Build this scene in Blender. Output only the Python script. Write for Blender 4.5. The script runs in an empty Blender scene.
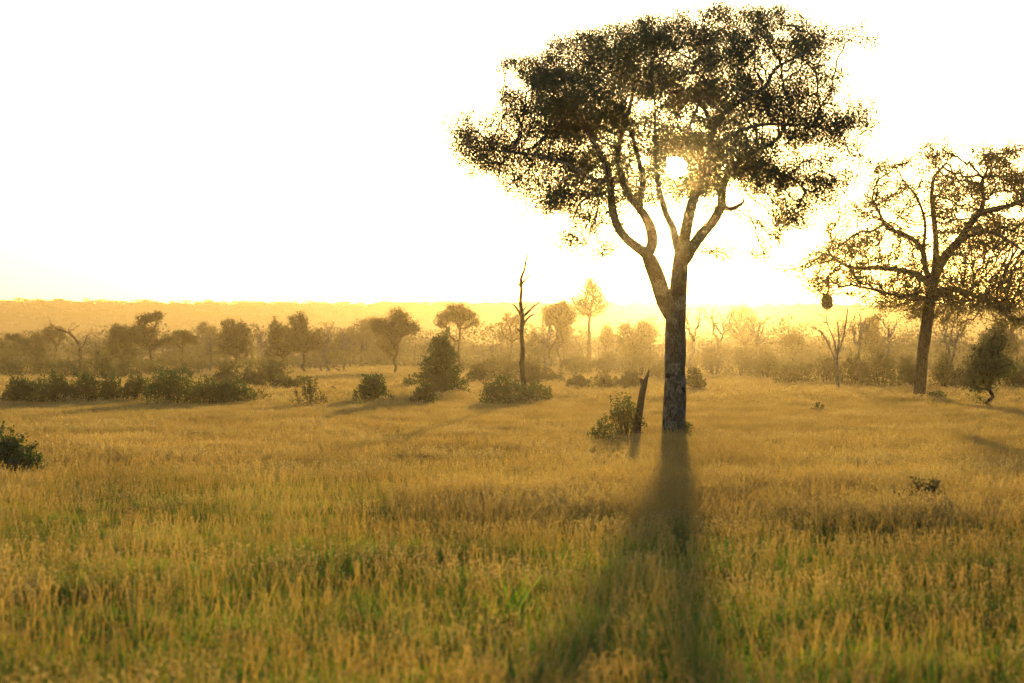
import bpy, math, numpy as np
from mathutils import Vector
PI = math.pi
S = bpy.context.scene
COL = S.collection
F = 2100.0; HZ = 352.0; CX = 512.0; CH = 2.7; G0 = -.42   # focal length in px, horizon row, camera height
RNG = np.random.default_rng(7)

def depth(py): return CH*F/(py-HZ) if py < 435.4 else (CH-.77)*F/(py-HZ-.77/68*F)   # metres to a point of the ground seen at row py
def P(px, py, d): return np.array([(px - CX) / F * d, d, CH - (py - HZ) / F * d])

# ------------------------------------------------------------------ noise
def _hash(ix, iy, s):
    h = (ix * 374761393 + iy * 668265263 + s * 1442695041) & 0xFFFFFFFF
    h = ((h ^ (h >> 13)) * 1274126177) & 0xFFFFFFFF
    return ((h ^ (h >> 16)) & 0xFFFF) / 65535.0
def vnoise(x, y, s=0):
    x = np.asarray(x, float); y = np.asarray(y, float)
    ix = np.floor(x).astype(np.int64); iy = np.floor(y).astype(np.int64)
    fx = x - ix; fy = y - iy; fx = fx*fx*(3-2*fx); fy = fy*fy*(3-2*fy)
    a = _hash(ix, iy, s); b = _hash(ix+1, iy, s); c = _hash(ix, iy+1, s); d = _hash(ix+1, iy+1, s)
    return (a*(1-fx)+b*fx)*(1-fy) + (c*(1-fx)+d*fx)*fy
def fbm(x, y, s=0, o=4):
    t = 0; a = .5; k = 0
    for i in range(o):
        t = t + a*vnoise(x*2**i, y*2**i, s+i*17); k += a; a *= .5
    return t/k
def gz(x, y):                                       # height of the ground
    x = np.asarray(x, float); y = np.asarray(y, float)
    near = np.clip(1.2 - np.hypot(x, y)/900, 0, 1)
    return G0 + .77*np.clip(1-y/68, 0, 1) + ((fbm(x/14, y/14, 3) - .5)*.07 + (fbm(x/60, y/60, 9) - .5)*.14) * near

# ------------------------------------------------------------------ materials
def mat(name):
    m = bpy.data.materials.new(name); m.use_nodes = True
    nt = m.node_tree; nt.nodes.clear()
    return m, nt, nt.nodes, nt.links, nt.nodes.new('ShaderNodeOutputMaterial')
def ramp(N, stops):
    r = N.new('ShaderNodeValToRGB'); e = r.color_ramp.elements
    while len(e) < len(stops): e.new(.5)
    for i, (p, c) in enumerate(stops): e[i].position = p; e[i].color = (*c, 1)
    return r
def leafmat(name, cols, trans, tmix=.45, nscale=.6, rough=.5, gloss=.06, con=1.0):
    """thin leaf: diffuse + translucent + a little gloss; colour varies from clump to clump and leaf to leaf"""
    m, nt, N, L, out = mat(name)
    geo = N.new('ShaderNodeNewGeometry')
    nz = N.new('ShaderNodeTexNoise'); nz.inputs['Scale'].default_value = nscale; nz.inputs['Detail'].default_value = 3
    L.new(geo.outputs['Position'], nz.inputs['Vector'])
    oi = N.new('ShaderNodeObjectInfo')
    a = N.new('ShaderNodeMath'); a.operation = 'MULTIPLY_ADD'; a.inputs[1].default_value = .35
    cn = N.new('ShaderNodeMath'); cn.operation = 'MULTIPLY_ADD'; cn.inputs[1].default_value = con; cn.inputs[2].default_value = .5-.5*con; L.new(nz.outputs['Fac'], cn.inputs[0])
    L.new(geo.outputs['Random Per Island'], a.inputs[0]); L.new(cn.outputs[0], a.inputs[2])
    b = N.new('ShaderNodeMath'); b.operation = 'MULTIPLY_ADD'; b.inputs[1].default_value = .25
    L.new(oi.outputs['Random'], b.inputs[0]); L.new(a.outputs[0], b.inputs[2])
    k = N.new('ShaderNodeMath'); k.operation = 'SUBTRACT'; k.inputs[1].default_value = .3; L.new(b.outputs[0], k.inputs[0])
    r = ramp(N, [(i/(len(cols)-1), c) for i, c in enumerate(cols)]); L.new(k.outputs[0], r.inputs[0])
    mx = N.new('ShaderNodeMix'); mx.data_type = 'RGBA'; mx.blend_type = 'MULTIPLY'; mx.inputs[0].default_value = 1
    L.new(r.outputs[0], mx.inputs[6]); mx.inputs[7].default_value = (*trans, 1)
    d = N.new('ShaderNodeBsdfDiffuse'); t = N.new('ShaderNodeBsdfTranslucent'); g = N.new('ShaderNodeBsdfGlossy')
    g.inputs['Roughness'].default_value = rough; g.inputs['Color'].default_value = (.8, .8, .8, 1)
    L.new(r.outputs[0], d.inputs[0]); L.new(mx.outputs[2], t.inputs[0])
    s1 = N.new('ShaderNodeMixShader'); s1.inputs[0].default_value = tmix
    L.new(d.outputs[0], s1.inputs[1]); L.new(t.outputs[0], s1.inputs[2])
    s2 = N.new('ShaderNodeMixShader'); s2.inputs[0].default_value = gloss
    L.new(s1.outputs[0], s2.inputs[1]); L.new(g.outputs[0], s2.inputs[2]); L.new(s2.outputs[0], out.inputs[0])
    return m
def barkmat(name, c0, c1, c2, sc=6.0, bump=.6, patch=None):
    m, nt, N, L, out = mat(name)
    tc = N.new('ShaderNodeTexCoord'); mp = N.new('ShaderNodeMapping'); mp.inputs['Scale'].default_value = (1, 1, .38)
    L.new(tc.outputs['Object'], mp.inputs[0])
    n = N.new('ShaderNodeTexNoise'); n.inputs['Scale'].default_value = sc; n.inputs['Detail'].default_value = 8; n.inputs['Roughness'].default_value = .65
    L.new(mp.outputs[0], n.inputs['Vector'])
    dv = N.new('ShaderNodeVectorMath'); dv.operation = 'MULTIPLY_ADD'; dv.inputs[1].default_value = (.25,)*3
    L.new(n.outputs['Color'], dv.inputs[0]); L.new(mp.outputs[0], dv.inputs[2])
    v = N.new('ShaderNodeTexVoronoi'); v.feature = 'DISTANCE_TO_EDGE'; v.inputs['Scale'].default_value = sc*1.3
    L.new(dv.outputs[0], v.inputs['Vector'])
    r = ramp(N, [(.25, c0), (.5, c1), (.75, c2)]); L.new(n.outputs['Fac'], r.inputs[0])
    cr = ramp(N, [(0, (.12, .10, .09)), (.13, (1, 1, 1))]); L.new(v.outputs['Distance'], cr.inputs[0])
    mx = N.new('ShaderNodeMix'); mx.data_type = 'RGBA'; mx.blend_type = 'MULTIPLY'; mx.inputs[0].default_value = .8
    L.new(r.outputs[0], mx.inputs[6]); L.new(cr.outputs[0], mx.inputs[7])
    col = mx.outputs[2]
    if patch:                                       # pale lichen patches
        n2 = N.new('ShaderNodeTexNoise'); n2.inputs['Scale'].default_value = 2.6; n2.inputs['Detail'].default_value = 5
        L.new(tc.outputs['Object'], n2.inputs['Vector'])
        pr = ramp(N, [(.47, (0, 0, 0)), (.6, (1, 1, 1))]); L.new(n2.outputs['Fac'], pr.inputs[0])
        m2 = N.new('ShaderNodeMix'); m2.data_type = 'RGBA'; L.new(pr.outputs[0], m2.inputs[0])
        L.new(col, m2.inputs[6]); 
        m3 = N.new('ShaderNodeMix'); m3.data_type = 'RGBA'; m3.blend_type = 'MULTIPLY'; m3.inputs[0].default_value = .8
        m3.inputs[6].default_value = (*patch, 1); L.new(cr.outputs[0], m3.inputs[7]); L.new(m3.outputs[2], m2.inputs[7]); col = m2.outputs[2]
    p = N.new('ShaderNodeBsdfPrincipled'); p.inputs['Roughness'].default_value = .9; p.inputs['Specular IOR Level'].default_value = .2
    L.new(col, p.inputs['Base Color'])
    ad = N.new('ShaderNodeMath'); ad.operation = 'MULTIPLY_ADD'; ad.inputs[1].default_value = 2.2
    cl = N.new('ShaderNodeMath'); cl.operation = 'MINIMUM'; cl.inputs[1].default_value = .12; L.new(v.outputs['Distance'], cl.inputs[0])
    L.new(cl.outputs[0], ad.inputs[0]); L.new(n.outputs['Fac'], ad.inputs[2])
    b = N.new('ShaderNodeBump'); b.inputs['Strength'].default_value = bump; b.inputs['Distance'].default_value = .06
    L.new(ad.outputs[0], b.inputs['Height']); L.new(b.outputs[0], p.inputs['Normal']); L.new(p.outputs[0], out.inputs[0])
    return m
def soilmat(name, stops, scale=.35):
    m, nt, N, L, out = mat(name)
    geo = N.new('ShaderNodeNewGeometry')
    n = N.new('ShaderNodeTexNoise'); n.inputs['Scale'].default_value = scale; n.inputs['Detail'].default_value = 9; n.inputs['Roughness'].default_value = .7
    L.new(geo.outputs['Position'], n.inputs['Vector'])
    r = ramp(N, stops); L.new(n.outputs['Fac'], r.inputs[0])
    p = N.new('ShaderNodeBsdfDiffuse'); L.new(r.outputs[0], p.inputs[0])
    b = N.new('ShaderNodeBump'); b.inputs['Strength'].default_value = .7; b.inputs['Distance'].default_value = .12
    L.new(n.outputs['Fac'], b.inputs['Height']); L.new(b.outputs[0], p.inputs['Normal']); L.new(p.outputs[0], out.inputs[0])
    return m

LT = (2.6, 2.1, .9)
M_leaf  = leafmat('olive_leaf',  [(.055,.062,.024), (.105,.108,.042), (.170,.160,.065)], (1.7, 1.5, .8), .16, .5)
M_gold  = leafmat('young_leaf',  [(.045,.045,.012), (.075,.070,.016), (.120,.100,.025)], (2.6, 1.9, .6), .30, .5)
M_dark  = leafmat('dark_leaf',   [(.012,.024,.006), (.026,.044,.009), (.065,.085,.014)], (1.9, 2.4, .6), .30, .9)
M_thick = leafmat('thicket_leaf',[(.030,.034,.012), (.050,.052,.017), (.085,.080,.026)], LT, .42, .35)
M_far = leafmat('far_leaf', [(.030,.034,.012), (.050,.052,.017), (.075,.070,.024)], (1.6, 1.4, .8), .12, .05)
M_bark  = barkmat('pale_cracked_bark', (.10,.082,.062), (.155,.13,.10), (.22,.19,.15), 9, 1.6, (.28,.25,.205))
M_bark2 = barkmat('brown_bark', (.035,.027,.02), (.07,.055,.04), (.11,.09,.07), 5, .7)
M_grey  = barkmat('weathered_dead_wood', (.09,.08,.07), (.15,.135,.12), (.22,.20,.18), 5, .5)
M_char  = barkmat('charred_wood', (.02,.016,.013), (.045,.036,.03), (.08,.065,.055), 7, .8)
M_soil  = soilmat('soil_and_thatch', [(.3, (.05,.042,.016)), (.5, (.10,.080,.030)), (.72, (.17,.125,.05))])
M_hill  = soilmat('wooded_slope', [(.3, (.035,.038,.015)), (.7, (.08,.07,.03))], .03)
gc = (1.65, 1.75, .5)
M_blade = leafmat('green_grass', [(.026,.066,.008), (.072,.142,.015), (.185,.230,.038)], gc, .55, .35, .4, .05, 3.2)
M_straw = leafmat('straw_grass', [(.130,.105,.018), (.310,.225,.038), (.480,.360,.085)], (1.5, 1.2, .75), .5, .35, .4, .05, 3.2)
M_seed  = leafmat('seed_heads',  [(.220,.165,.070), (.320,.255,.110), (.460,.390,.200)], (1.4, 1.2, .8), .5, .3, .5, .04, 2.6)

# ------------------------------------------------------------------ mesh helpers
def mesh_obj(name, V, faces, mats, parent=None, midx=None, smooth=False, link=True):
    me = bpy.data.meshes.new(name)
    V = np.asarray(V, np.float32)
    if isinstance(faces, np.ndarray):
        n, k = faces.shape
        me.vertices.add(len(V)); me.vertices.foreach_set('co', V.ravel())
        me.loops.add(n*k); me.loops.foreach_set('vertex_index', faces.astype(np.int32).ravel())
        me.polygons.add(n); me.polygons.foreach_set('loop_start', np.arange(0, n*k, k, dtype=np.int32))
        me.polygons.foreach_set('loop_total', np.full(n, k, np.int32))
        me.update(calc_edges=True)
    else:
        me.from_pydata(V.tolist(), [], faces); me.update()
    for m in (mats if isinstance(mats, (list, tuple)) else [mats]): me.materials.append(m)
    if midx is not None: me.polygons.foreach_set('material_index', np.asarray(midx, np.int32))
    if smooth: me.polygons.foreach_set('use_smooth', np.ones(len(me.polygons), bool))
    o = bpy.data.objects.new(name, me)
    if link: COL.objects.link(o)
    if parent: o.parent = parent
    return o
def tag(o, label=None, cat=None, group=None, kind=None):
    if label: o['label'] = label
    if cat: o['category'] = cat
    if group: o['group'] = group
    if kind: o['kind'] = kind
    return o
def empty(name, loc):
    o = bpy.data.objects.new(name, None); o.location = loc; o.empty_display_size = .3; COL.objects.link(o); return o
def unit(v): return v/np.maximum(np.linalg.norm(v, axis=-1, keepdims=True), 1e-9)

def leaves_geo(C, length, width, rng, droop=.35, out=None, fold=True):
    """one pointed leaf (4 verts, 1 quad) at every centre C"""
    n = len(C)
    a = rng.normal(size=(n, 3)); a[:, 2] -= droop*1.5
    if out is not None: a += out*1.0
    a = unit(a)
    b = unit(np.cross(a, rng.normal(size=(n, 3))))
    c = np.cross(a, b)
    Ls = (length*rng.uniform(.6, 1.35, n))[:, None]; Ws = (width*rng.uniform(.7, 1.3, n))[:, None]
    k = rng.uniform(-.15, .25, n)[:, None]*Ls
    V = np.stack([C - a*Ls*.5, C + b*Ws*.5 + c*k*.5, C + a*Ls*.5 - c*k*.3, C - b*Ws*.5 + c*k*.5], 1).reshape(-1, 3)
    return V, np.arange(4*n).reshape(n, 4)

class Tubes:
    def __init__(s): s.V = []; s.Fc = []; s.n = 0
    def add(s, pts, rad, sides=6, gnarl=0., rng=None, cap=True):
        pts = np.asarray(pts, float); rad = np.asarray(rad, float); m = len(pts)
        if m < 2: return
        tan = np.gradient(pts, axis=0); tan = unit(tan)
        up = np.array([0.0, 1.0, 0.03]) if abs(tan[0, 1]) < .8 else np.array([1.0, 0, 0])
        rings = []
        n1 = unit(np.cross(tan[0], up))
        ang = np.arange(sides)*2*PI/sides
        for i in range(m):
            n1 = unit(n1 - tan[i]*np.dot(n1, tan[i])); n2 = np.cross(tan[i], n1)
            r = np.full(sides, rad[i])
            if gnarl: r = r*(1 + gnarl*(vnoise(np.cos(ang)*2.2+50, np.sin(ang)*2.2 + i*.35+80, 5)-.5)*2)
            rings.append(pts[i] + np.outer(np.cos(ang)*r, n1) + np.outer(np.sin(ang)*r, n2))
        base = s.n
        s.V.append(np.concatenate(rings)); s.n += m*sides
        for i in range(m-1):
            for j in range(sides):
                a = base+i*sides+j; b = base+i*sides+(j+1) % sides
                s.Fc.append((a, b, b+sides, a+sides))
        if cap: s.Fc.append(tuple(base+(m-1)*sides+j for j in range(sides)))
    def obj(s, name, m, parent=None, smooth=True):
        return mesh_obj(name, np.concatenate(s.V), s.Fc, m, parent, smooth=smooth)

# ------------------------------------------------------------------ branching
def resample(pts, rad, step):
    out = [np.array(pts[0], float)]; ro = [rad[0]]
    pts = [np.array(p, float) for p in pts]
    # smooth (Catmull-Rom)
    Pp = [2*pts[0]-pts[1]] + pts + [2*pts[-1]-pts[-2]]
    for i in range(len(pts)-1):
        p0, p1, p2, p3 = Pp[i:i+4]; n = max(1, int(round(np.linalg.norm(p2-p1)/step)))
        for k in range(1, n+1):
            t = k/n
            out.append(.5*((2*p1)+(-p0+p2)*t+(2*p0-5*p1+4*p2-p3)*t*t+(-p0+3*p1-3*p2+p3)*t**3))
            ro.append(rad[i]*(1-t)+rad[i+1]*t)
    return out, ro
def grow(skel, attr, step, kill, infl, rng, iters=140, trop=(0, 0, .05), wig=.25):
    """skel: list of (points, radii, parent_path, parent_index) ; space colonisation toward attr"""
    N = []; Pa = []; R = []; idx = []
    for pts, rad, pp in skel:
        pts, rad = resample(pts, rad, step)
        ids = []
        if pp is None: N.append(pts[0]); Pa.append(-1); R.append(rad[0]); ids.append(len(N)-1); last = ids[0]
        else:
            src = np.array([N[i] for i in idx[pp]]); last = idx[pp][int(np.argmin(((src-pts[0])**2).sum(1)))]
        for p, r in list(zip(pts, rad))[1:]:
            N.append(p); Pa.append(last); R.append(r); last = len(N)-1; ids.append(last)
        idx.append(ids)
    n0 = len(N)
    N = np.array(N); A = np.array(attr)
    if len(A):
        best = np.full(len(A), 1e9); bi = np.zeros(len(A), int)
        def upd(lo, hi):
            for s in range(lo, hi, 400):
                d = ((A[:, None]-N[None, s:min(s+400, hi)])**2).sum(2); k = d.argmin(1); dm = d[np.arange(len(A)), k]
                w = dm < best; best[w] = dm[w]; bi[w] = k[w]+s
        lo0 = 0
        upd(0, len(N))
        R = list(R); trop = np.array(trop)
        seen = {}
        for it in range(iters):
            keep = best > kill*kill
            A = A[keep]; best = best[keep]; bi = bi[keep]
            if not len(A): break
            act = best < infl*infl
            if not act.any():
                act = best <= best.min()*1.3
            src = bi[act]; dirs = unit(A[act]-N[src])
            u, inv = np.unique(src, return_inverse=True)
            acc = np.zeros((len(u), 3)); np.add.at(acc, inv, dirs)
            cnt = np.bincount(inv)[:, None]
            stall = np.array([seen.get(int(k), 0) > 0 for k in u])
            order = rng.permutation(len(inv)); pick = np.zeros(len(u), int); pick[inv[order]] = order
            acc = np.where(stall[:, None], dirs[pick]*cnt, acc)
            dv = unit(acc/cnt + rng.normal(size=(len(u), 3))*wig + trop)
            new = N[u]+dv*step
            ok = np.array([seen.get(int(k), 0) < 9 for k in u])
            for k in u: seen[int(k)] = seen.get(int(k), 0)+1
            if not ok.all():                           # give up on points a stalled node cannot reach
                bad = np.isin(bi, u[~ok]); A = A[~bad]; best = best[~bad]; bi = bi[~bad]
                if not ok.any(): continue
            new = new[ok]; u = u[ok]
            lo = len(N); N = np.vstack([N, new]); Pa += list(u); R += [0]*len(u)
            upd(lo, len(N))
    return N, np.array(Pa), np.array(R), n0
def radii(N, Pa, R, tip, ex=2.4):
    ch = [[] for _ in N]
    for i, p in enumerate(Pa):
        if p >= 0: ch[p].append(i)
    acc = np.zeros(len(N))
    for i in range(len(N)-1, -1, -1):
        if not ch[i]: acc[i] = tip**ex
        if Pa[i] >= 0: acc[Pa[i]] += acc[i]
    r = acc**(1/ex)
    r = np.where(R > 0, R, r)
    for i in range(len(N)):                            # a branch is never thicker than what carries it
        if Pa[i] >= 0: r[i] = min(r[i], r[Pa[i]])
    return r, ch
def wood(N, Pa, R, tip, ex=2.4, gn=.0, big=14, T=None):
    r, ch = radii(N, Pa, R, tip, ex)
    T = T or Tubes()
    roots = [i for i in range(len(N)) if Pa[i] < 0]
    stack = [(i, None) for i in roots]
    while stack:
        i, frm = stack.pop()
        path = [i]
        while ch[path[-1]]:
            c = max(ch[path[-1]], key=lambda k: r[k])
            for k in ch[path[-1]]:
                if k != c: stack.append((k, path[-1]))
            path.append(c)
        pts = [N[k] for k in path]; rr = [r[k] for k in path]
        if frm is not None: pts = [N[frm]]+pts; rr = [min(r[frm], rr[0]*1.25)]+rr
        rr[-1] *= .6
        mx = max(rr); sides = big if mx > .2 else 8 if mx > .07 else 5 if mx > .03 else 3
        T.add(pts, rr, sides, gn if mx > .2 else 0)
    return T, r, ch
def ell(c, r, n, rng, hollow=.0):
    v = unit(rng.normal(size=(n, 3)))*(rng.uniform(hollow, 1, n)**(1/3.))[:, None]
    return np.array(c)+v*np.array(r)

# ------------------------------------------------------------------ the two big trees, traced limb by limb
def big_tree(name, label, cat, px, py, skel, lobes, mid, hw, depthR, seed, leaf, nper, mats, tip, sunhole=None,
             dens=7.0, step=.3, kill=.34, sigma=.24, copies=(1, 3), clump=11, csz=.5, lw=1., group=None, trop=(0, 0, .04)):
    rng = np.random.default_rng(seed)
    d = depth(py); base = P(px, py, d); base[2] = 0
    z0 = float(gz(base[0], base[1]))-.05
    root = empty(name, (base[0], base[1], z0)); tag(root, label, cat, group)
    off = np.array([base[0], base[1], z0])
    def Q(q): dd = d+q[2]; return P(q[0], q[1], dd)-off
    sk = []
    for pts, pp in skel:
        sk.append(([Q(p) for p in pts], [p[3]*lw*(d+p[2])/F for p in pts], pp))
    sc = d/F
    A = []
    for (cx, cy, rx, ry, w) in lobes:
        R_ = depthR*math.sqrt(max(.12, 1-((cx-mid)/hw)**2))
        k = rng.integers(copies[0], copies[1]+1)
        for j in range(k):
            dz = rng.uniform(-R_, R_)*.9 if j else rng.uniform(-R_, R_)*.5
            q = Q((cx+rng.uniform(-.15, .15)*rx, cy+rng.uniform(-.15, .15)*ry, dz)); f = rng.uniform(.8, 1.0)
            f *= 1.22; rr = (rx*sc*f, min(1.9, rx*sc*1.1)*f, ry*sc*f)
            vol = 4.19*rr[0]*rr[1]*rr[2]
            na = max(4, int(vol*dens*w)); ncl = max(2, na//clump)
        cc = ell(q, rr, ncl, rng, .15)
        A.append(cc[rng.integers(0, ncl, na)]+ell((0, 0, 0), (csz*1.25, csz*1.25, csz*.6), na, rng))
    A = np.concatenate(A)
    N, Pa, R, n0 = grow(sk, A, step, kill, 3.2, rng, trop=trop)
    T, r, ch = wood(N, Pa, R, tip, gn=.11, big=26)
    T.obj('trunk', mats[0], root); print(name, 'nodes', len(N), 'attractors', len(A))
    nch = np.array([len(c) for c in ch])
    ids = np.where((np.arange(len(N)) >= n0) & (r < tip*2.6))[0]
    cnt = np.where(nch[ids] == 0, nper, nper*.45)
    cnt = rng.poisson(cnt*rng.gamma(3, 1/3., len(ids)))
    C = np.repeat(N[ids], cnt, 0); C = C + rng.normal(size=C.shape)*sigma*np.array([1, 1, .8]); C[:, 2] -= abs(rng.normal(size=len(C)))*sigma*.4
    if sunhole is not None:                            # a gap in the leaves
        o, dr, rad = sunhole; q = C+off-o; t = q@dr; dist = np.linalg.norm(q-np.outer(t, dr), axis=1)
        C = C[dist > rad*(.75+.5*rng.uniform(size=len(C)))]
    V, Fq = leaves_geo(C, leaf[0], leaf[1], rng, .5)
    mesh_obj('crown', V, Fq, mats[1], root)
    return root, off, d

sun_dir = unit(np.array([(676-CX)/F, 1.0, (HZ-166)/F]))
SK = [  # px, py, depth offset (m), half width in px
 ([(675,447,0,17),(675,436,0,15.2),(674.5,428,0,13),(675,405,0,12),(675,380,0,11.3),(675,350,0,10.8),(675,325,0,10.5),(676,308,0,10.5)], None),
 ([(674,318,0,9.5),(665,300,-.1,9.5),(658,280,-.3,8.5),(652,265,-.5,8),(647,254,-.6,7)], 0),
 ([(676,308,0,10.5),(679,290,.1,9.5),(680,270,.2,9),(681,256,.3,8)], 0),
 ([(647,254,-.6,6),(637,247,-.8,5.2),(626,238,-1.1,4.8),(617,225,-1.5,4.4),(612,205,-2,4),(609,180,-2.5,3.6),(603,160,-3,3),(592,140,-3.4,2.4),(580,118,-3.7,1.8),(570,95,-3.9,1.2)], 1),
 ([(647,254,-.6,6.5),(652,245,-.4,5.8),(651,230,0,5.4),(645,216,.5,5),(636,204,1,4.4),(628,192,1.5,4),(620,172,2.1,3.4),(618,150,2.6,2.8),(625,125,3,2.2),(632,95,3.3,1.5),(630,60,3.6,1)], 1),
 ([(640,209,.9,3.8),(641,195,.4,3.4),(643,178,-.4,3),(638,158,-1,2.6),(632,135,-1.5,2.1),(625,112,-2,1.6),(618,85,-2.4,1)], 4),
 ([(681,256,.3,5.5),(676,242,.6,4.4),(673,228,1,3.9),(666,214,1.4,3.6),(662,200,1.7,3.2),(658,184,2,2.8),(655,160,2.5,2.2),(655,130,3,1.6),(655,100,3.3,1)], 2),
 ([(681,256,.3,7.5),(684,240,-.2,6.6),(687,224,-.6,6.2),(690,210,-.9,5.8),(696,194,-1.3,5.2),(706,172,-1.7,4.6),(711,152,-2.1,4),(712,132,-2.4,3.6),(722,115,-2.6,3),(742,100,-2.9,2.5),(765,87,-3.1,2),(776,68,-3.3,1.5),(806,53,-3.4,1)], 2),
 ([(684,262,.2,7),(692,248,.8,6),(702,234,1.4,5.6),(713,221,2,5.2),(721,206,2.5,4.8),(722,192,2.8,4.3),(728,175,3.1,3.8),(741,161,3.3,3.2),(758,150,3.4,2.6),(776,140,3.5,2),(794,112,3.7,1.3)], 2),
 ([(722,207,2.4,3),(730,209,2.1,2.5),(738,206,1.8,2),(744,202,1.5,1.2)], 8),
 ([(712,132,-2.4,2.8),(706,112,-2.2,2.3),(694,97,-2,2),(680,86,-1.9,1.6),(660,76,-1.8,1)], 7),
 ([(728,176,3.1,3),(745,170,2.6,2.6),(764,170,2,2.2),(788,176,1.4,1.7),(806,190,1,1.1)], 8),
 ([(609,182,-2.5,2.6),(594,180,-2.6,2.3),(575,168,-2.4,2),(548,158,-2,1.6),(520,153,-1.5,1.3),(495,150,-1,.9)], 3),
 ([(711,150,-2.1,2.8),(732,135,-1.5,2.4),(760,125,-1,2),(800,125,-.5,1.4),(830,130,0,.9)], 7),
 ([(696,194,-1.3,2.6),(690,170,-2.6,2.2),(686,140,-3.6,1.8),(700,100,-4.2,1.4),(715,60,-4.6,.9)], 7),
]
LB = [ # px, py, rx, ry, weight
 (482,142,24,24,.9),(486,165,14,18,.7),(500,148,24,20,.9),(522,160,22,24,1),(523,84,26,26,.9),(512,104,14,14,.6),(548,108,30,28,1),(562,60,28,26,.9),(582,88,34,30,1),
 (600,42,26,20,.9),(630,34,32,22,.9),(655,45,24,20,.8),(612,75,34,28,1),(640,62,34,26,1),(705,27,28,20,.8),(690,48,28,22,.8),(722,45,28,24,.8),
 (562,142,34,28,1),(595,135,36,30,1),(600,165,34,26,.9),(550,190,26,20,.8),(575,190,28,20,.7),(590,215,22,22,.3),(602,240,24,18,.4),(575,230,16,16,.35),(545,208,12,14,.35),(625,200,24,20,.4),
 (640,105,30,24,.9),(655,135,20,18,.7),(640,165,22,18,.6),(668,98,26,22,.7),(700,112,28,24,.7),(690,78,30,22,.8),(735,70,36,28,1),(748,29,28,20,.9),(775,32,28,20,.85),(790,60,28,22,.8),
 (812,38,22,15,.7),(850,42,22,11,.8),(822,78,22,20,.9),(770,95,32,24,.8),(745,108,30,24,.9),(790,120,30,24,1),(815,128,28,24,1),(845,135,26,24,1),(848,112,18,14,.7),(856,154,14,14,.6),
 (735,145,28,22,.8),(765,158,34,22,.9),(800,165,32,24,.9),(828,182,24,22,.8),(755,190,34,18,.5),(790,200,30,22,.65),(812,218,24,18,.45),(770,222,24,20,.18),(715,228,16,20,.22),(705,190,18,18,.4),
 (738,250,20,16,.3),(765,238,22,14,.4),(820,205,16,24,.35),(700,222,14,16,.25),(695,160,18,22,.5),(720,165,22,22,.8),(660,190,16,14,.3),(585,112,30,24,.9),(718,95,30,24,.8),(676,135,26,20,.9),(650,150,20,20,.8),(672,178,24,18,.7),(705,150,22,20,.9),(690,185,20,18,.6),(472,124,14,14,.6),(512,125,18,16,.7),(470,158,12,14,.5),(668,150,22,18,.9),(645,190,20,16,.6),(660,152,16,14,1.3),(692,150,16,14,1.3),(676,184,18,10,1.2),(656,176,14,12,1.1),(698,176,14,14,1.1),(676,148,16,10,1.3),(590,195,28,22,.6)]
sun_o = np.array([0, 0, CH])
main_root, MOFF, MD = big_tree('savanna_tree', 'tallest tree with forked pale trunk and the low sun shining through its crown', 'tree', 675, 434,
    SK, LB, 660, 222, 5.2, 11, (.095, .036), 50, (M_bark, M_leaf), .010, (sun_o, sun_dir, .33), dens=46.0, step=.24, kill=.19, sigma=.16, copies=(2, 3), lw=.93)
# knots where old branches broke off the trunk
def knot(px, py, dz, r, s):
    q = P(px, py, MD+dz)-MOFF; T = Tubes(); rng = np.random.default_rng(s)
    n = 7; pts = [q+np.array([0, .14-.22*i/(n-1), .015*i]) for i in range(n)]
    rr = [r*k for k in (.9, 1.05, 1.1, 1.0, .8, .62, .4)]
    T.add(pts, rr, 12, .5); T.obj('knot', M_bark2, main_root)
knot(668.5, 377, -.27, .085, 1); knot(682, 391, -.25, .09, 2)

SK2 = [
 ([(918.5,406,0,9.5),(919,400,0,8),(920,390,0,7),(922,360,0,6.6),(925,335,0,6.6),(928,315,0,6.6),(931,298,0,6.4),(933,284,0,6.2)], None),
 ([(933,284,0,6),(937,272,-.3,5.6),(943,260,-.7,5.2),(952,248,-1.2,4.8),(962,237,-1.6,4.4),(970,225,-2,4),(979,214,-2.3,3.6),(995,209,-2.8,3),(1012,205,-3.3,2.4),(1030,196,-3.8,1.8)], 0),
 ([(933,284,0,5),(935,268,.6,4),(936,250,1,3.4),(935,230,1.4,3),(933,212,1.8,2.7),(932,196,2.2,2.4),(934,178,2.6,1.9),(946,163,3,1.1)], 0),
 ([(933,286,0,5),(926,270,-.4,3.4),(923,252,-.8,3),(915,241,-1.2,2.7),(905,235,-1.5,2.4),(888,228,-2,2),(880,214,-2.4,1.6),(872,198,-2.8,1)], 0),
 ([(932,288,0,4.5),(920,276,.6,3.6),(905,271,1.2,3),(880,268,1.8,2.6),(855,268,2.3,2.2),(838,261,2.7,1.6),(828,252,3,1)], 0),
 ([(979,214,-2.3,3),(984,200,-2.6,2.4),(982,184,-2.9,1.9),(988,168,-3.2,1.2)], 1),
 ([(931,298,0,4.5),(948,290,1,3.6),(965,292,2,3),(982,300,2.8,2.5),(1000,310,3.4,2.1),(1012,320,3.8,1.7),(1030,318,4.2,1.2)], 0),
 ([(953,247,-1.2,3),(970,236,-2.4,2.4),(990,232,-3.4,2),(1010,242,-4.2,1.6),(1030,256,-5,1)], 1),
 ([(922,266,-.4,2.4),(924,245,.2,2),(925,222,.8,1.7),(918,200,1.2,1.4),(905,182,1.6,1)], 3),
 ([(930,300,0,3),(915,296,-1.2,2.4),(900,296,-2.4,2),(880,292,-3.4,1.4)], 0),
]
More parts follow.
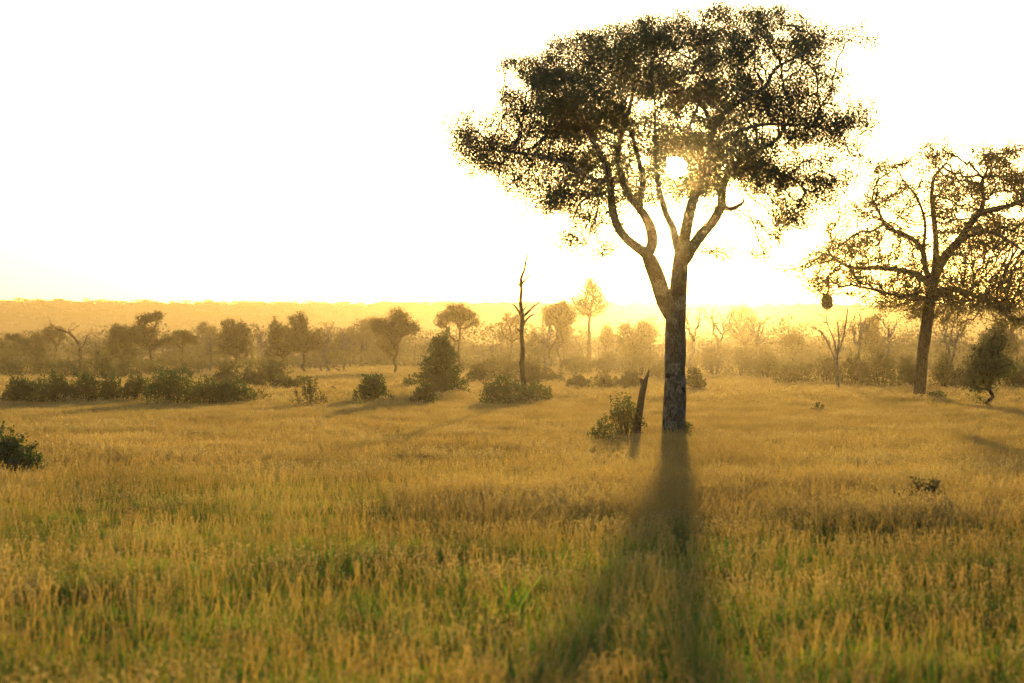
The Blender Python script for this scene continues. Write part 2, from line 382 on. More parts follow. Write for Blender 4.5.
LB2 = [(805,272,16,9,.8),(827,284,16,10,1.8),(842,290,16,8,.8),(822,262,20,10,.6),(1000,150,26,10,.5),(940,152,20,10,.5),(895,168,16,12,.5),(828,272,18,10,.6),(850,262,28,16,.7),(835,246,20,14,.6),(852,232,22,16,.6),(880,212,26,22,.7),(893,180,22,18,.6),(925,162,26,14,.6),(925,198,28,22,.6),(962,200,26,24,.7),
 (985,168,28,18,.7),(1015,163,30,18,.7),(1008,195,30,22,.7),(970,235,32,20,.7),(1012,236,32,22,.8),(905,250,28,18,.6),(868,285,30,12,.7),(905,290,28,16,.9),(938,300,34,16,1.0),(985,285,34,22,1.2),(1022,290,34,28,1.2),
 (960,270,30,18,.9),(1045,190,30,24,.8),(1060,240,34,30,.9),(1055,300,30,22,.9),(955,318,22,10,.6),(868,250,22,16,.5),(950,180,24,20,.6),(886,305,20,10,.4),(1000,312,26,14,.8)]
r2, OFF2, D2 = big_tree('spreading_tree', 'broad spreading tree with thin golden leaves near the right picture edge', 'tree', 919, 398.5,
    SK2, LB2, 945, 145, 5.5, 23, (.14, .075), 24, (M_bark2, M_gold), .019, None, dens=16, step=.3, kill=.32, sigma=.2, clump=9, csz=.7, lw=.87, copies=(1, 3))
# the hanging nest
rng = np.random.default_rng(5)
q = P(827, 302, D2+2.2); root = empty('hanging_nest', tuple(q)); tag(root, 'round dark clump hanging from a low left branch of the spreading tree', 'nest')
C = ell((0, 0, 0), (.33, .33, .43), 2300, rng, 0); C *= rng.normal(1, .10, (len(C), 1)); V, Fq = leaves_geo(C, .24, .032, rng, .3); mesh_obj('nest_ball', V, Fq, M_char, root)
T = Tubes(); T.add([(0,0,.2),(.08,.02,.7),(.05,0,1.2),(.2,.2,1.8),(.62,.5,2.4)], [.06,.05,.05,.05,.045], 5); T.obj('hanging_twig', M_bark2, root)

# ------------------------------------------------------------------ smaller trees
def small_tree(name, label, cat, px, d, top, w, style, seed, group=None, mats=None, lean=0., trunk_r=None, crown_base=None, leaf=None, nper=None, n_l=None):
    """px: column of the trunk foot; top: row of the highest twig; w: crown width in px"""
    rng = np.random.default_rng(seed); s = d/F
    x = (px-CX)*s; H = CH+(HZ-top)*s; W = w*s/2
    z0 = float(gz(x, d))-.05; H -= z0
    root = empty(name, (x, d, z0)); tag(root, label, cat, group)
    bare = style.startswith('bare')
    cb = crown_base if crown_base else {'golden': .52, 'open': .42, 'dense': .38, 'airy': .5, 'umbrella': .42, 'dome': .4, 'bare': .35, 'bush': .12}[style]
    hb = H*cb; tr = trunk_r or max(.13, H*.022)
    nt_ = 5; pts = [np.array([0, 0, 0.])]
    for i in range(1, nt_+1):
        t = i/nt_; pts.append(np.array([lean*W*t*t+rng.normal()*.05*H*.4, rng.normal()*.02*H, hb*t]))
    rad = [tr*(1.25 if i == 0 else 1-.35*i/nt_) for i in range(nt_+1)]
    sk = [(pts, rad, None)]; topp = pts[-1]
    cx = lean*W; A = []; nl = n_l or (int(rng.integers(6, 10)) if not bare else 9)
    lx = W
    for i in range(nl*2):
        u = rng.uniform(-1, 1) if i > 2 else (-1, 1, rng.uniform(-.6, .6))[i]
        v = rng.uniform(-1, 1)
        if style == 'umbrella': hh = hb+(H-hb)*(.35+.6*math.sqrt(max(0, 1-u*u*.8))*rng.uniform(.45, 1)); rr = (W*rng.uniform(.16,.36), W*.3, (H-hb)*rng.uniform(.08,.2))
        elif style == 'golden': hh = hb+(H-hb)*(.15+.85*math.sqrt(max(0, 1-.65*u*u))*rng.uniform(.2, 1)); rr = (W*.32, W*.32, (H-hb)*.2)
        elif style in ('airy', 'open'):   hh = hb+(H-hb)*rng.uniform(.15, 1)*(1-.35*abs(u)); rr = (W*.3, W*.3, (H-hb)*.16)
        elif style == 'dense':  hh = hb+(H-hb)*rng.uniform(.1, .9)*math.sqrt(max(.15, 1-u*u*.7)); rr = (W*.38, W*.38, (H-hb)*.24)
        elif style == 'dome':   hh = hb+(H-hb)*rng.uniform(.2, .85)*math.sqrt(max(.2, 1-u*u*.7)); rr = (W*.36, W*.36, (H-hb)*.28)
        elif style == 'bush':   hh = hb+(H-hb)*rng.uniform(.05, .9)*math.sqrt(max(.15, 1-u*u*.8)); rr = (W*.4, W*.4, (H-hb)*.25)
        else:                   hh = hb+(H-hb)*rng.uniform(.35, 1); u *= (hh-hb)/(H-hb)*.9+.1; rr = (W*.2, W*.2, (H-hb)*.14)
        k = .85 if not bare else 1
        c = (cx+u*(lx-rr[0]*.8)*k, v*(lx-rr[0]*.8)*.8*math.sqrt(max(0, 1-u*u)), min(hh, H-rr[2]*.9))
        A.append(ell(c, rr, 10 if bare else 34, rng))
    A = np.concatenate(A); st = max(.22, H*.032)
    N, Pa, R, n0 = grow(sk, A, st, st*(1.0 if not bare else 1.3), 99, rng, iters=90, trop=(0, 0, .12 if bare else .03), wig=.35 if bare else .28)
    tip = .022 if not bare else .028
    tip *= min(2.0, max(1., d/160))
    m = mats or ((M_grey if bare else M_bark2), M_thick)
    T, r, ch = wood(N, Pa, R, tip, 2.2 if not bare else 2.5)
    T.obj('trunk', m[0], root)
    if not bare:
        lf = leaf or (.22, .13)
        ids = np.where((np.arange(len(N)) >= n0) & (r < tip*3))[0]
        npr = nper or {'golden': 16, 'open': 13, 'dense': 13, 'airy': 5, 'umbrella': 14, 'dome': 14, 'bush': 14}[style]
        cnt = rng.poisson(npr, len(ids)); C = np.repeat(N[ids], cnt, 0)+rng.normal(size=(cnt.sum(), 3))*st*np.array([.95, .95, .6])
        V, Fq = leaves_geo(C, lf[0], lf[1], rng, .3); mesh_obj('crown', V, Fq, m[1], root)
    return root

# the dead snag
def traced(name, label, cat, px, d, skel, m, seed, twigs=0, tip=.012, group=None, ring=.16, gn=.1):
    rng = np.random.default_rng(seed); s = d/F; x = (px-CX)*s
    z0 = float(gz(x, d))-.05
    root = empty(name, (x, d, z0)); tag(root, label, cat, group); off = np.array([x, d, z0])
    sk = [([P(p[0], p[1], d+p[2])-off for p in pts], [p[3]*s for p in pts], pp) for pts, pp in skel]
    sk[0] = ([sk[0][0][0]*np.array([1, 1, 0])]+sk[0][0], [sk[0][1][0]*1.15]+sk[0][1], None)
    A = []
    for i in range(twigs):
        pts = skel[rng.integers(0, len(skel))][0]; p = pts[rng.integers(max(1, len(pts)//2), len(pts))]
        A.append(P(p[0]+rng.normal()*9, p[1]-abs(rng.normal())*8, d+p[2]+rng.normal()*1.0)-off)
    N, Pa, R, n0 = grow(sk, A, ring, ring*1.2, 99, rng, iters=60, wig=.4)
    T, r, ch = wood(N, Pa, R, tip, gn=gn, big=12); T.obj('trunk', m, root)
    return root, off
traced('dead_snag', 'tall slim dead tree trunk with a few broken branch stubs, rising above a green bush', 'dead tree', 524, depth(401.5),
 [([(524,404,0,3.6),(523.8,385,0,2.7),(521.9,366,0,2.4),(522.8,350,0,2.2),(521.6,334,0,2.1),(522.4,318,0,2.1),(520.6,303,0,1.8),(521.4,291,0,1.6),(521.2,279,0,1.5),(524.6,269,.1,1.1),(526,260,.2,.9),(529,252,.2,.55)], None),
  ([(522,318,0,1.3),(518,310,-.2,1.0),(514,305,-.4,.8),(511,304,-.5,.4)], 0),
  ([(522,317,0,1.5),(527,313,.2,1.2),(534,306,.3,1),(542.5,300.5,.4,.45)], 0),
  ([(522,326,0,1.2),(527,319,.3,1),(531,315.5,.4,.8),(535,314,.5,.4)], 0),
  ([(521.5,284,0,1.3),(526,279,.2,.8),(529,275,.3,.6),(532,272,.3,.3)], 0),
  ([(521,288,0,1),(518.5,283,.1,.7),(517.5,277,.1,.3)], 0), ([(522,312,0,.9),(526,307,.4,.5),(528,305,.4,.3)], 0),
  ([(522,333,0,.9),(518.5,330,-.2,.7),(517,328,-.2,.4)], 0), ([(523,367,0,1.2),(520,365,-.2,1.0),(519,361,-.2,.6)], 0)], M_char, 3, 0)
ds = depth(437)
sr, so = traced('broken_stump', 'charred broken stump leaning right out of the shrub beside the tall forked tree', 'tree stump', 637, ds,
 [([(637,440,0,4.3),(637.5,425,0,3.9),(640,408,0,3.6),(642.5,392,0,3.3),(644.5,384,0,3.0),(646,379,0,2),(648,374,0,1.3),(649,369,0,.5)], None),
  ([(644,386,0,2.6),(642,381,-.05,2.2),(640.5,378.5,-.1,1.2)], 0), ([(637.5,424,0,1.6),(633,420,-.1,1.2),(630,416,-.15,.5)], 0)], M_char, 4, 0, ring=.05, gn=.18)

# ------------------------------------------------------------------ bushes
def bush(name, label, px, base, top, w, seed, m=None, cat='bush', group=None, d=None, leaf=(.085, .05), n=None, loose=.3, shoots=10, cone=False, stemm=None):
    rng = np.random.default_rng(seed); d = d or depth(base); s = d/F
    x = (px-CX)*s; W = w*s/2; z0 = float(gz(x, d))-.03; H = CH+(HZ-top)*s-z0
    root = empty(name, (x, d, z0)); tag(root, label, cat, group)
    k = 13; L_ = []; T = Tubes()
    for i in range(k):
        if cone:
            t = (i+.5)/k; rr = W*(1-t)**.5*.72+W*.12; c = np.array([rng.uniform(-.45, .45)*W*(1-t), rng.uniform(-.4, .4)*W*(1-t), H*(.1+.85*t)]); r_ = np.array([rr, rr, H*.13])
        else:
            u = rng.uniform(-1, 1) if i > 3 else (-.9, -.3, .3, .9)[i]; v = rng.uniform(-1, 1)*math.sqrt(1-u*u)
            rr = rng.uniform(.32, .5)*W; hh = H*rng.uniform(.65, 1)*math.sqrt(max(.15, 1-u*u*.6)); r_ = np.array([rr, rr, max(.26*H, min(rr, .4*H))])
            c = np.array([u*(W-rr), v*(W-rr), max(r_[2]*.75, hh-r_[2])])
        L_.append((c, r_))
        T.add([(c[0]*.15, c[1]*.15, 0), tuple(c*np.array([.5, .5, .45])+rng.normal(size=3)*.04), tuple(c)], [.03+.01*H, .02+.006*H, .012], 4)
    for i in range(shoots):                              # long shoots that break the outline
        c, r_ = L_[rng.integers(0, k)]; v = unit(rng.normal(size=3)+np.array([0, 0, 1.2]))
        e = c+v*r_*rng.uniform(1.1, 1.6)
        for t in np.linspace(.6, 1, 4): L_.append((c+(e-c)*t, np.array([.09, .09, .09])*(1+.4*W)*(1.25-t*.6)))
        T.add([tuple(c), tuple(e)], [.015, .006], 3)
    n = n or int(2600*min(2.5, max(.35, W*H/1.8)))
    vol = np.array([float(np.prod(r_))**.66 for c, r_ in L_]); cnt = np.maximum(5, (vol/vol.sum()*n).astype(int))
    C = []; O = []
    for (c, r_), q in zip(L_, cnt):
        p = ell((0, 0, 0), (1, 1, 1), q, rng, loose); C.append(c+p*r_*(1+rng.normal(size=(q, 1))*.08)); O.append(p)
    C = np.concatenate(C); O = np.concatenate(O); C[:, 2] = np.abs(C[:, 2])+.02
    V, Fq = leaves_geo(C, leaf[0], leaf[1], rng, -.1, unit(O)*.7)
    T.obj('stems', stemm or M_bark2, root); mesh_obj('foliage', V, Fq, m or M_dark, root)
    return root
G1 = 'dark bushes on the near edge of the meadow'
bl = (.12, .07)
for i, a in enumerate([
 ('low end bush of the dark left hedge, nearest the left picture edge', 22, 402.5, 376, 44),
 ('dark leafy bush second from the left end of the dark hedge', 52, 403, 374, 46),
 ('dark bush in the middle of the left hedge with an uneven top', 83, 402.5, 373, 44),
 ('small upright lit bush in the gap of the dark left hedge', 112, 402, 372, 28),
 ('low pale green bush just left of the largest dark bush', 136, 402, 377, 32),
 ('largest and darkest round bush of the left hedge', 175, 404.5, 364, 58),
 ('low dark bush ending the left hedge on its right side', 208, 404.5, 375, 50),
 ('sloping light green bush at the right tip of the left hedge', 236, 403.5, 378, 40),
 ('rounded leafy bush alone in the meadow left of the conical tree', 373, 401.5, 376, 42),
 ('small bushy shrub in front of the conical tree', 424, 403.5, 386, 28),
 ('wide green bush growing at the foot of the slim dead trunk', 506, 403.5, 377, 52),
 ('low shrub just right of the slim dead trunk', 537, 401, 382, 30)]):
    bush('bush', a[0], a[1], a[2], a[3]-4, a[4]*1.12, 100+i, group=G1, leaf=bl, n=int(3400*a[4]/40), shoots=14)
bush('shrub', 'dark shrub with arching leafy twigs cut off by the left picture edge', 6, 470, 431, 96, 131, leaf=(.07, .035), cat='shrub', n=8000, shoots=40, loose=.1)
bush('shrub', 'open leafy shrub growing round the charred leaning stump', 626, 437, 389, 42, 132, leaf=(.085, .05), cat='shrub', n=1500, shoots=16, loose=.1)
bush('shrub', 'low ragged shrub spreading left of the stump shrub', 603, 439, 418, 42, 133, leaf=(.08, .04), cat='shrub', n=900, shoots=12)
bush('shrub', 'tiny green shrub against the right foot of the tall forked tree', 690, 434, 421, 14, 134, leaf=(.08, .04), cat='shrub', n=350, shoots=6)
bush('shrub', 'straggly pale shrub with thin upright twigs in front of the pale dead log', 308, 405.5, 380, 40, 135, M_thick, leaf=(.10, .05), cat='shrub', n=900, shoots=26, loose=.1)
bush('shrub', 'flat little shrub on the open grass right of the tall tree', 814, 410.5, 402, 24, 136, leaf=(.10, .05), cat='shrub', n=500, shoots=6)
bush('shrub', 'low dark shrub at the foot of the spreading tree', 937, 400.5, 388, 26, 137, leaf=(.11, .06), cat='shrub', n=900)
bush('shrub', 'sparse weedy shrub sunk in the foreground grass at right', 920, 503, 478, 70, 138, M_thick, leaf=(.07, .03), cat='shrub', n=1500, shoots=30, loose=.1)
bush('shrub', 'small flat shrub by the right tip of the left hedge', 262, 400, 390, 28, 139, M_thick, leaf=(.1, .05), cat='shrub', n=500)
bush('shrub', 'tiny rounded shrub alone behind the straggly pale shrub', 333, 392.5, 383, 12, 140, M_thick, leaf=(.12, .07), cat='shrub', n=300)
bush('conical_tree', 'dark cone shaped bushy tree in the middle of the meadow edge', 442, 396, 334, 54, 141, M_dark, cat='tree', leaf=(.16, .09), n=9000, cone=True, shoots=44)
# ------------------------------------------------------------------ trees of the hazy belt behind the meadow
small_tree('young_tree', 'small dark young tree with a forked stem, right of the spreading tree', 'tree', 990, depth(407), 326, 50, 'bush', 201, None, (M_char, M_dark), 0, .12, .36, (.12, .07), 30)
GB = 'bare dead trees in the hazy belt'
GT = 'hazy trees behind the meadow'
traced('bare_tree', 'leafless slender tree with upright forks below the hanging nest', 'tree', 838, depth(391),
 [([(838,393,0,2.2),(837.5,380,0,1.8),(837,368,0,1.6),(837,355,0,1.4)], None), ([(837,366,0,1.3),(832,352,.3,1),(825,338,.5,.8),(820,330,.6,.5)], 0),
  ([(837,356,0,1.3),(843,338,-.3,1),(846,322,-.4,.8),(848,306,-.5,.45)], 0), ([(836,352,0,1.1),(834,340,.4,.8),(829,328,.6,.6),(826,318,.7,.35)], 0), ([(838,350,0,1),(839,336,.5,.8),(837,322,.7,.4)], 0)], M_grey, 31, 34, .014, GB)
traced('dead_tree', 'dead tree whose crooked top arches over to the left, far left', 'dead tree', 80, 300,
 [([(80,372,0,1.8),(80,358,0,1.6),(79.5,347,0,1.5),(76,340,0,1.3),(70,334,0,1.1),(64,331,0,.9),(57,329.5,0,.5)], None), ([(80,352,0,1),(84,344,.5,.8),(87,336,.6,.4)], 0), ([(71,335,0,.8),(68,329,.3,.4)], 0)], M_char, 32, 14, .03, GB)
TREES = [
 ('acacia_tree', 'hazy flat topped tree at the far left edge of the belt', 12, 330, 333, 46, 'open'),
 ('acacia_tree', 'small round crowned hazy tree second from the left edge', 36, 345, 333, 22, 'dense'),
 ('acacia_tree', 'pale hazy tree behind the arching dead tree', 54, 380, 325, 26, 'umbrella'),
 ('acacia_tree', 'wide many lobed hazy tree with a raised open top, above the largest hedge bush', 152, 285, 311, 58, 'open'),
 ('acacia_tree', 'low dark shouldered tree touching the left side of the wide many lobed tree', 122, 290, 321, 36, 'dense'),
 ('acacia_tree', 'low spreading tree on the right side of the wide many lobed tree', 182, 300, 330, 36, 'umbrella'),
 ('acacia_tree', 'compact umbrella tree standing alone between the wide tree and the dense pair', 234, 280, 317, 40, 'dense'),
 ('acacia_tree', 'left tree of the dense hazy pair, dark and leaning left', 285, 275, 318, 36, 'dense'),
 ('acacia_tree', 'right and tallest tree of the dense hazy pair, on a pale trunk', 304, 262, 309, 46, 'dense'),
 ('acacia_tree', 'open umbrella tree on a thin straight trunk left of the conical tree', 397, 253, 307, 58, 'open'),
 ('acacia_tree', 'airy flat crowned tree rising straight behind the conical tree', 458, 290, 303, 50, 'umbrella'),
 ('acacia_tree', 'thin airy tree just left of the slim dead trunk', 510, 330, 309, 30, 'airy'),
 ('acacia_tree', 'broad pale dome tree right behind the slim dead trunk', 550, 350, 307, 46, 'dome'),
 ('acacia_tree', 'airy golden tree to the left of the tallest golden one', 561, 315, 299, 34, 'golden'),
 ('acacia_tree', 'tallest golden see-through tree of the belt with a round sunlit crown', 589, 310, 277, 44, 'golden'),
 ('acacia_tree', 'small thin tree in the glow between golden tree and dense block', 607, 330, 318, 18, 'airy'),
 ('acacia_tree', 'dense blocky hazy tree left of the tall forked trunk', 636, 290, 308, 44, 'dense'),
 ('acacia_tree', 'pale domed tree in the glare right of the tall forked trunk', 743, 420, 306, 42, 'dome'),
 ('acacia_tree', 'low flat topped tree in the glare left of the leafless slender tree', 792, 300, 333, 26, 'umbrella'),
 ('acacia_tree', 'rounded hazy tree seen between the nest and the spreading trunk', 872, 320, 314, 30, 'dense'),
 ('acacia_tree', 'hazy tree behind the small dark young tree', 1000, 260, 318, 44, 'dome'),
 ('acacia_tree', 'faint grey tree behind the umbrella tree and conical tree gap', 350, 420, 326, 34, 'dome'),
 ('acacia_tree', 'faint tall block of trees left of the open umbrella tree', 372, 430, 316, 36, 'dome'),
 ('acacia_tree', 'faint tree in the gap left of the compact umbrella tree', 206, 430, 322, 34, 'dome'),
]
for i, (nm, lb, px, d, top, w, st) in enumerate(TREES):
    gold = d > 300 and 500 < px < 620
    small_tree(nm, lb, 'tree', px, d, top, w, st, 300+i, GT, (M_bark2, M_gold if st in ('airy', 'golden') else M_thick), lean=(-.25 if i == 7 else 0),
               leaf=(.26, .15) if d > 240 else None, nper=9 if st == 'airy' else None)
BARE = [
 ('bare pale tree with a whip like fork right of the dense hazy pair', 327, 262, 320, 20), ('slim bare stem directly at the right foot of the dense pair', 321, 268, 335, 12),
 ('bare double stemmed tree between the dense pair and open umbrella tree', 346, 275, 328, 14), ('bare stick like tree left of the compact umbrella tree', 210, 265, 335, 12),
 ('bare grey tree with spread fingers just right of the tall forked trunk', 720, 290, 303, 50), ('bare branches half hidden directly behind the tall forked trunk', 692, 270, 306, 36),
 ('leafless tree standing before the pale domed tree', 757, 300, 310, 34), ('small crooked bare tree between dead trunk and golden trees', 545, 290, 325, 22),
 ('grey leafless tree leaning left behind the nest', 868, 205, 308, 34), ('grey leafless tree against the left side of the spreading trunk', 888, 215, 312, 30),
 ('grey dead tree branching to the right behind the spreading trunk', 938, 195, 313, 56), ('bare little tree behind the stick bush left of the dense pair', 262, 300, 332, 14)]
for i, (lb, px, d, top, w) in enumerate(BARE):
    small_tree('bare_tree', lb, 'tree', px, d, top, w, 'bare', 400+i, GB, (M_grey, None), lean=(-.5 if 'leaning left' in lb else .5 if 'to the right' in lb else 0), trunk_r=.16 if w < 20 else .22)

GS = 'shrubs of the hazy thicket'
SH = [ # px, distance, top row, width, label
 (14,215,354,46,'hazy shrub at the left edge above the hedge'),(44,225,351,40,'hazy shrub under the pale tree at far left'),(72,210,353,44,'hazy shrub in front of the arching dead tree'),
 (100,190,346,40,'tall hazy shrub between dead tree and wide tree'),(124,200,357,40,'olive shrub above the low pale hedge bush'),(150,225,360,40,'hazy shrub at the foot of the wide many lobed tree'),
 (185,230,361,40,'hazy shrub behind the largest hedge bush'),(228,165,359,36,'olive shrub under the compact umbrella tree'),(252,158,364,34,'bright round shrub below the compact umbrella tree'),
 (272,172,355,38,'taller olive shrub left of the dense pair'),(284,150,371,34,'low dark shrub below the dense pair'),(304,155,374,30,'low shrub touching the pale trunk of the dense pair'),
 (410,157,377,24,'low shrub between umbrella trunk and conical tree'),(478,175,362,36,'shrub right of the conical tree'),(497,190,350,44,'tall hazy shrub between conical tree and dead trunk'),
 (530,165,358,34,'olive shrub directly behind the slim dead trunk'),(550,172,366,34,'olive shrub right of the slim dead trunk'),(578,152,372,32,'left shrub of the low pale row before the glow'),
 (602,150,372,30,'middle shrub of the low pale row before the glow'),(628,147,368,34,'right shrub of the low pale row, behind the stump'),(575,225,350,40,'hazy shrub under the airy golden tree'),
 (606,235,347,36,'hazy shrub under the tallest golden tree'),(640,205,338,44,'tall hazy shrub left of the forked trunk'),(662,190,352,30,'shrub half hidden by the forked trunk'),
 (694,142,364,26,'dark shrub showing right of the forked trunk'),(714,225,345,40,'hazy shrub under the bare grey fingers'),(742,215,344,40,'hazy shrub before the pale domed tree'),
 (766,200,350,36,'hazy shrub right of the pale domed tree'),(794,168,352,46,'round dark shrub left of the leafless slender tree'),(824,175,350,44,'shrub behind the leafless slender tree'),
 (856,160,350,40,'shrub just right of the leafless slender tree'),(880,156,342,46,'tall green shrub left of the spreading trunk'),(905,150,352,36,'shrub against the left of the spreading trunk'),
 (945,150,354,36,'shrub against the right of the spreading trunk'),(966,146,358,36,'shrub left of the small dark young tree'),(1000,150,348,46,'tall shrub behind the small dark young tree'),
 (1026,148,352,44,'shrub at the right picture edge')]
for i, (px, d, top, w, lb) in enumerate(SH):
    bush('shrub', lb, px, None, top, w, 500+i, M_thick, cat='shrub', group=GS, d=d, leaf=(.17, .10), n=2300 if w > 30 else 1400, shoots=12)

# ------------------------------------------------------------------ fallen logs
def log(name, label, px, d, pts, rad, m, seed):
    x = (px-CX)*d/F; root = empty(name, (x, d, float(gz(x, d)))); tag(root, label, 'log')
    T = Tubes()
    p, r = resample(pts[0], rad[0], .15); T.add(p, r, 10, .15); T.obj('trunk', m, root)
    for q, rr in zip(pts[1:], rad[1:]):
        t = Tubes(); t.add(q, rr, 6); t.obj('branch', m, root)
log('fallen_log', 'long pale dead trunk lying on the grass right of the dense hazy pair', 350, 262,
    [[(-2.3,.3,.35),(-.5,0,.4),(1,0,.25),(1.9,-.1,.3),(2.2,-.1,.75)], [(-1,0,.4),(-1.6,.2,1.0),(-2.4,.3,1.25)], [(0,0,.4),(-.6,-.4,.9)]], [[.2,.28,.3,.26,.16], [.12,.08,.03], [.1,.04]], M_grey, 1)
log('fallen_log', 'short broken branch pointing up out of the grass right of the tall tree', 785, 172,
    [[(-.5,0,.15),(0,0,.35),(.5,0,.8),(1.1,0,1.15)], [(-.1,0,.3),(-.5,.1,.55)], [(.3,0,.6),(.2,0,.95)]], [[.22,.18,.1,.04], [.08,.03], [.05,.02]], M_char, 2)

# ------------------------------------------------------------------ ground, hill
ys = np.concatenate([np.arange(-150, 10, 8), np.arange(10, 130, 1.0), np.geomspace(130, 5200, 70)])
xs_ = np.concatenate([np.arange(0, 45, 1.5), np.geomspace(45, 3300, 40)]); xs = np.concatenate([-xs_[::-1], xs_[1:]])
X, Y = np.meshgrid(xs, ys); Z = gz(X, Y)
V = np.stack([X.ravel(), Y.ravel(), Z.ravel()], 1); nx = len(xs)
I, J = np.meshgrid(np.arange(nx-1), np.arange(len(ys)-1)); a = (J*nx+I).ravel()
g = mesh_obj('ground', V, np.stack([a, a+1, a+nx+1, a+nx], 1), M_soil, smooth=True); tag(g, 'flat grassland ground under the grass', kind='structure')
def hillz(x, y):
    ridge = 36.5-2.2*np.clip(x/420, -1.4, 1.4)+(fbm(x/240, 7+0*x, 21)-.5)*4
    t = np.clip((y-1180)/360, 0, 1); t = t*t*(3-2*t)
    return -1.5+t*(ridge+1.5)*(1-.0*y)+(fbm(x/50, y/50, 31)-.5)*3*t
hx = np.linspace(-3000, 3000, 260); hy = np.concatenate([np.linspace(1150, 1600, 30), np.linspace(1650, 4000, 12)])
X, Y = np.meshgrid(hx, hy); Z = hillz(X, Y); V = np.stack([X.ravel(), Y.ravel(), Z.ravel()], 1); nx = len(hx)
I, J = np.meshgrid(np.arange(nx-1), np.arange(len(hy)-1)); a = (J*nx+I).ravel()
g = mesh_obj('hill', V, np.stack([a, a+1, a+nx+1, a+nx], 1), M_hill, smooth=True); tag(g, 'long low wooded ridge fading into golden haze', kind='structure')

def wood_mass(name, label, pos, hs, ws, nq, leaf, seed, zf, m=M_thick, trunks=True, lo=.45):
    rng = np.random.default_rng(seed); C = []
    T = Tubes()
    for (x, y), h, w in zip(pos, hs, ws):
        z = float(zf(x, y)); 
        for k in range(5):
            c = (x+rng.normal()*w*.3, y+rng.normal()*w*.3, z+h*rng.uniform(lo, .85)); C.append(ell(c, (w*.33, w*.33, h*.18), nq//5, rng, .2))
        if trunks: T.add([(x, y, z-.3), (x+rng.normal()*.3, y, z+h*.6)], [.22, .1], 4)
    C = np.concatenate(C); V, Fq = leaves_geo(C, leaf, leaf*.6, rng, 0)
    midx = np.zeros(len(Fq), int)
    if trunks:
        Tv = np.concatenate(T.V); Tf = [f for f in T.Fc]; 
        q = np.array([f for f in Tf if len(f) == 4])+len(V); V = np.vstack([V, Tv]); Fq = np.vstack([Fq, q]); midx = np.concatenate([midx, np.ones(len(q), int)])
    o = mesh_obj(name, V, Fq, [m, M_bark2], midx=midx); tag(o, label, kind='stuff'); return o
rng = np.random.default_rng(77)
n = 2600; x = rng.uniform(-900, 900, n); y = 1180+rng.uniform(0, 1, n)**.6*420
wood_mass('ridge_woodland', 'far woodland covering the ridge, dissolved in haze', np.stack([x, y], 1), rng.uniform(1.6, 4.2, n), rng.uniform(6, 13, n), 90, 1.5, 1, hillz, m=M_far, trunks=False, lo=0)
n = 700; y = 350+650*rng.uniform(0, 1, n)**1.3; x = rng.uniform(-.36, .36, n)*y
wood_mass('far_woodland', 'far trees between the meadow belt and the ridge, pale in haze', np.stack([x, y], 1), rng.uniform(4, 9.6, n), rng.uniform(5, 11, n), 340, .45, 2, gz, m=M_far)
n = 520; y = rng.uniform(265, 460, n)*1.0; x = rng.uniform(-.31, .31, n)*y
keep = ~((np.abs(CX+x/y*F-385) < 55) & (y < 330)) & ~((np.abs(CX+x/y*F-735) < 40) & (y < 300))
wood_mass('undergrowth', 'low scrub filling the ground beneath the hazy trees', np.stack([x, y], 1)[keep], rng.uniform(1.6, 5.2, n)[keep], rng.uniform(3, 7, n)[keep], 280, .32, 3, gz, trunks=False, lo=.1)

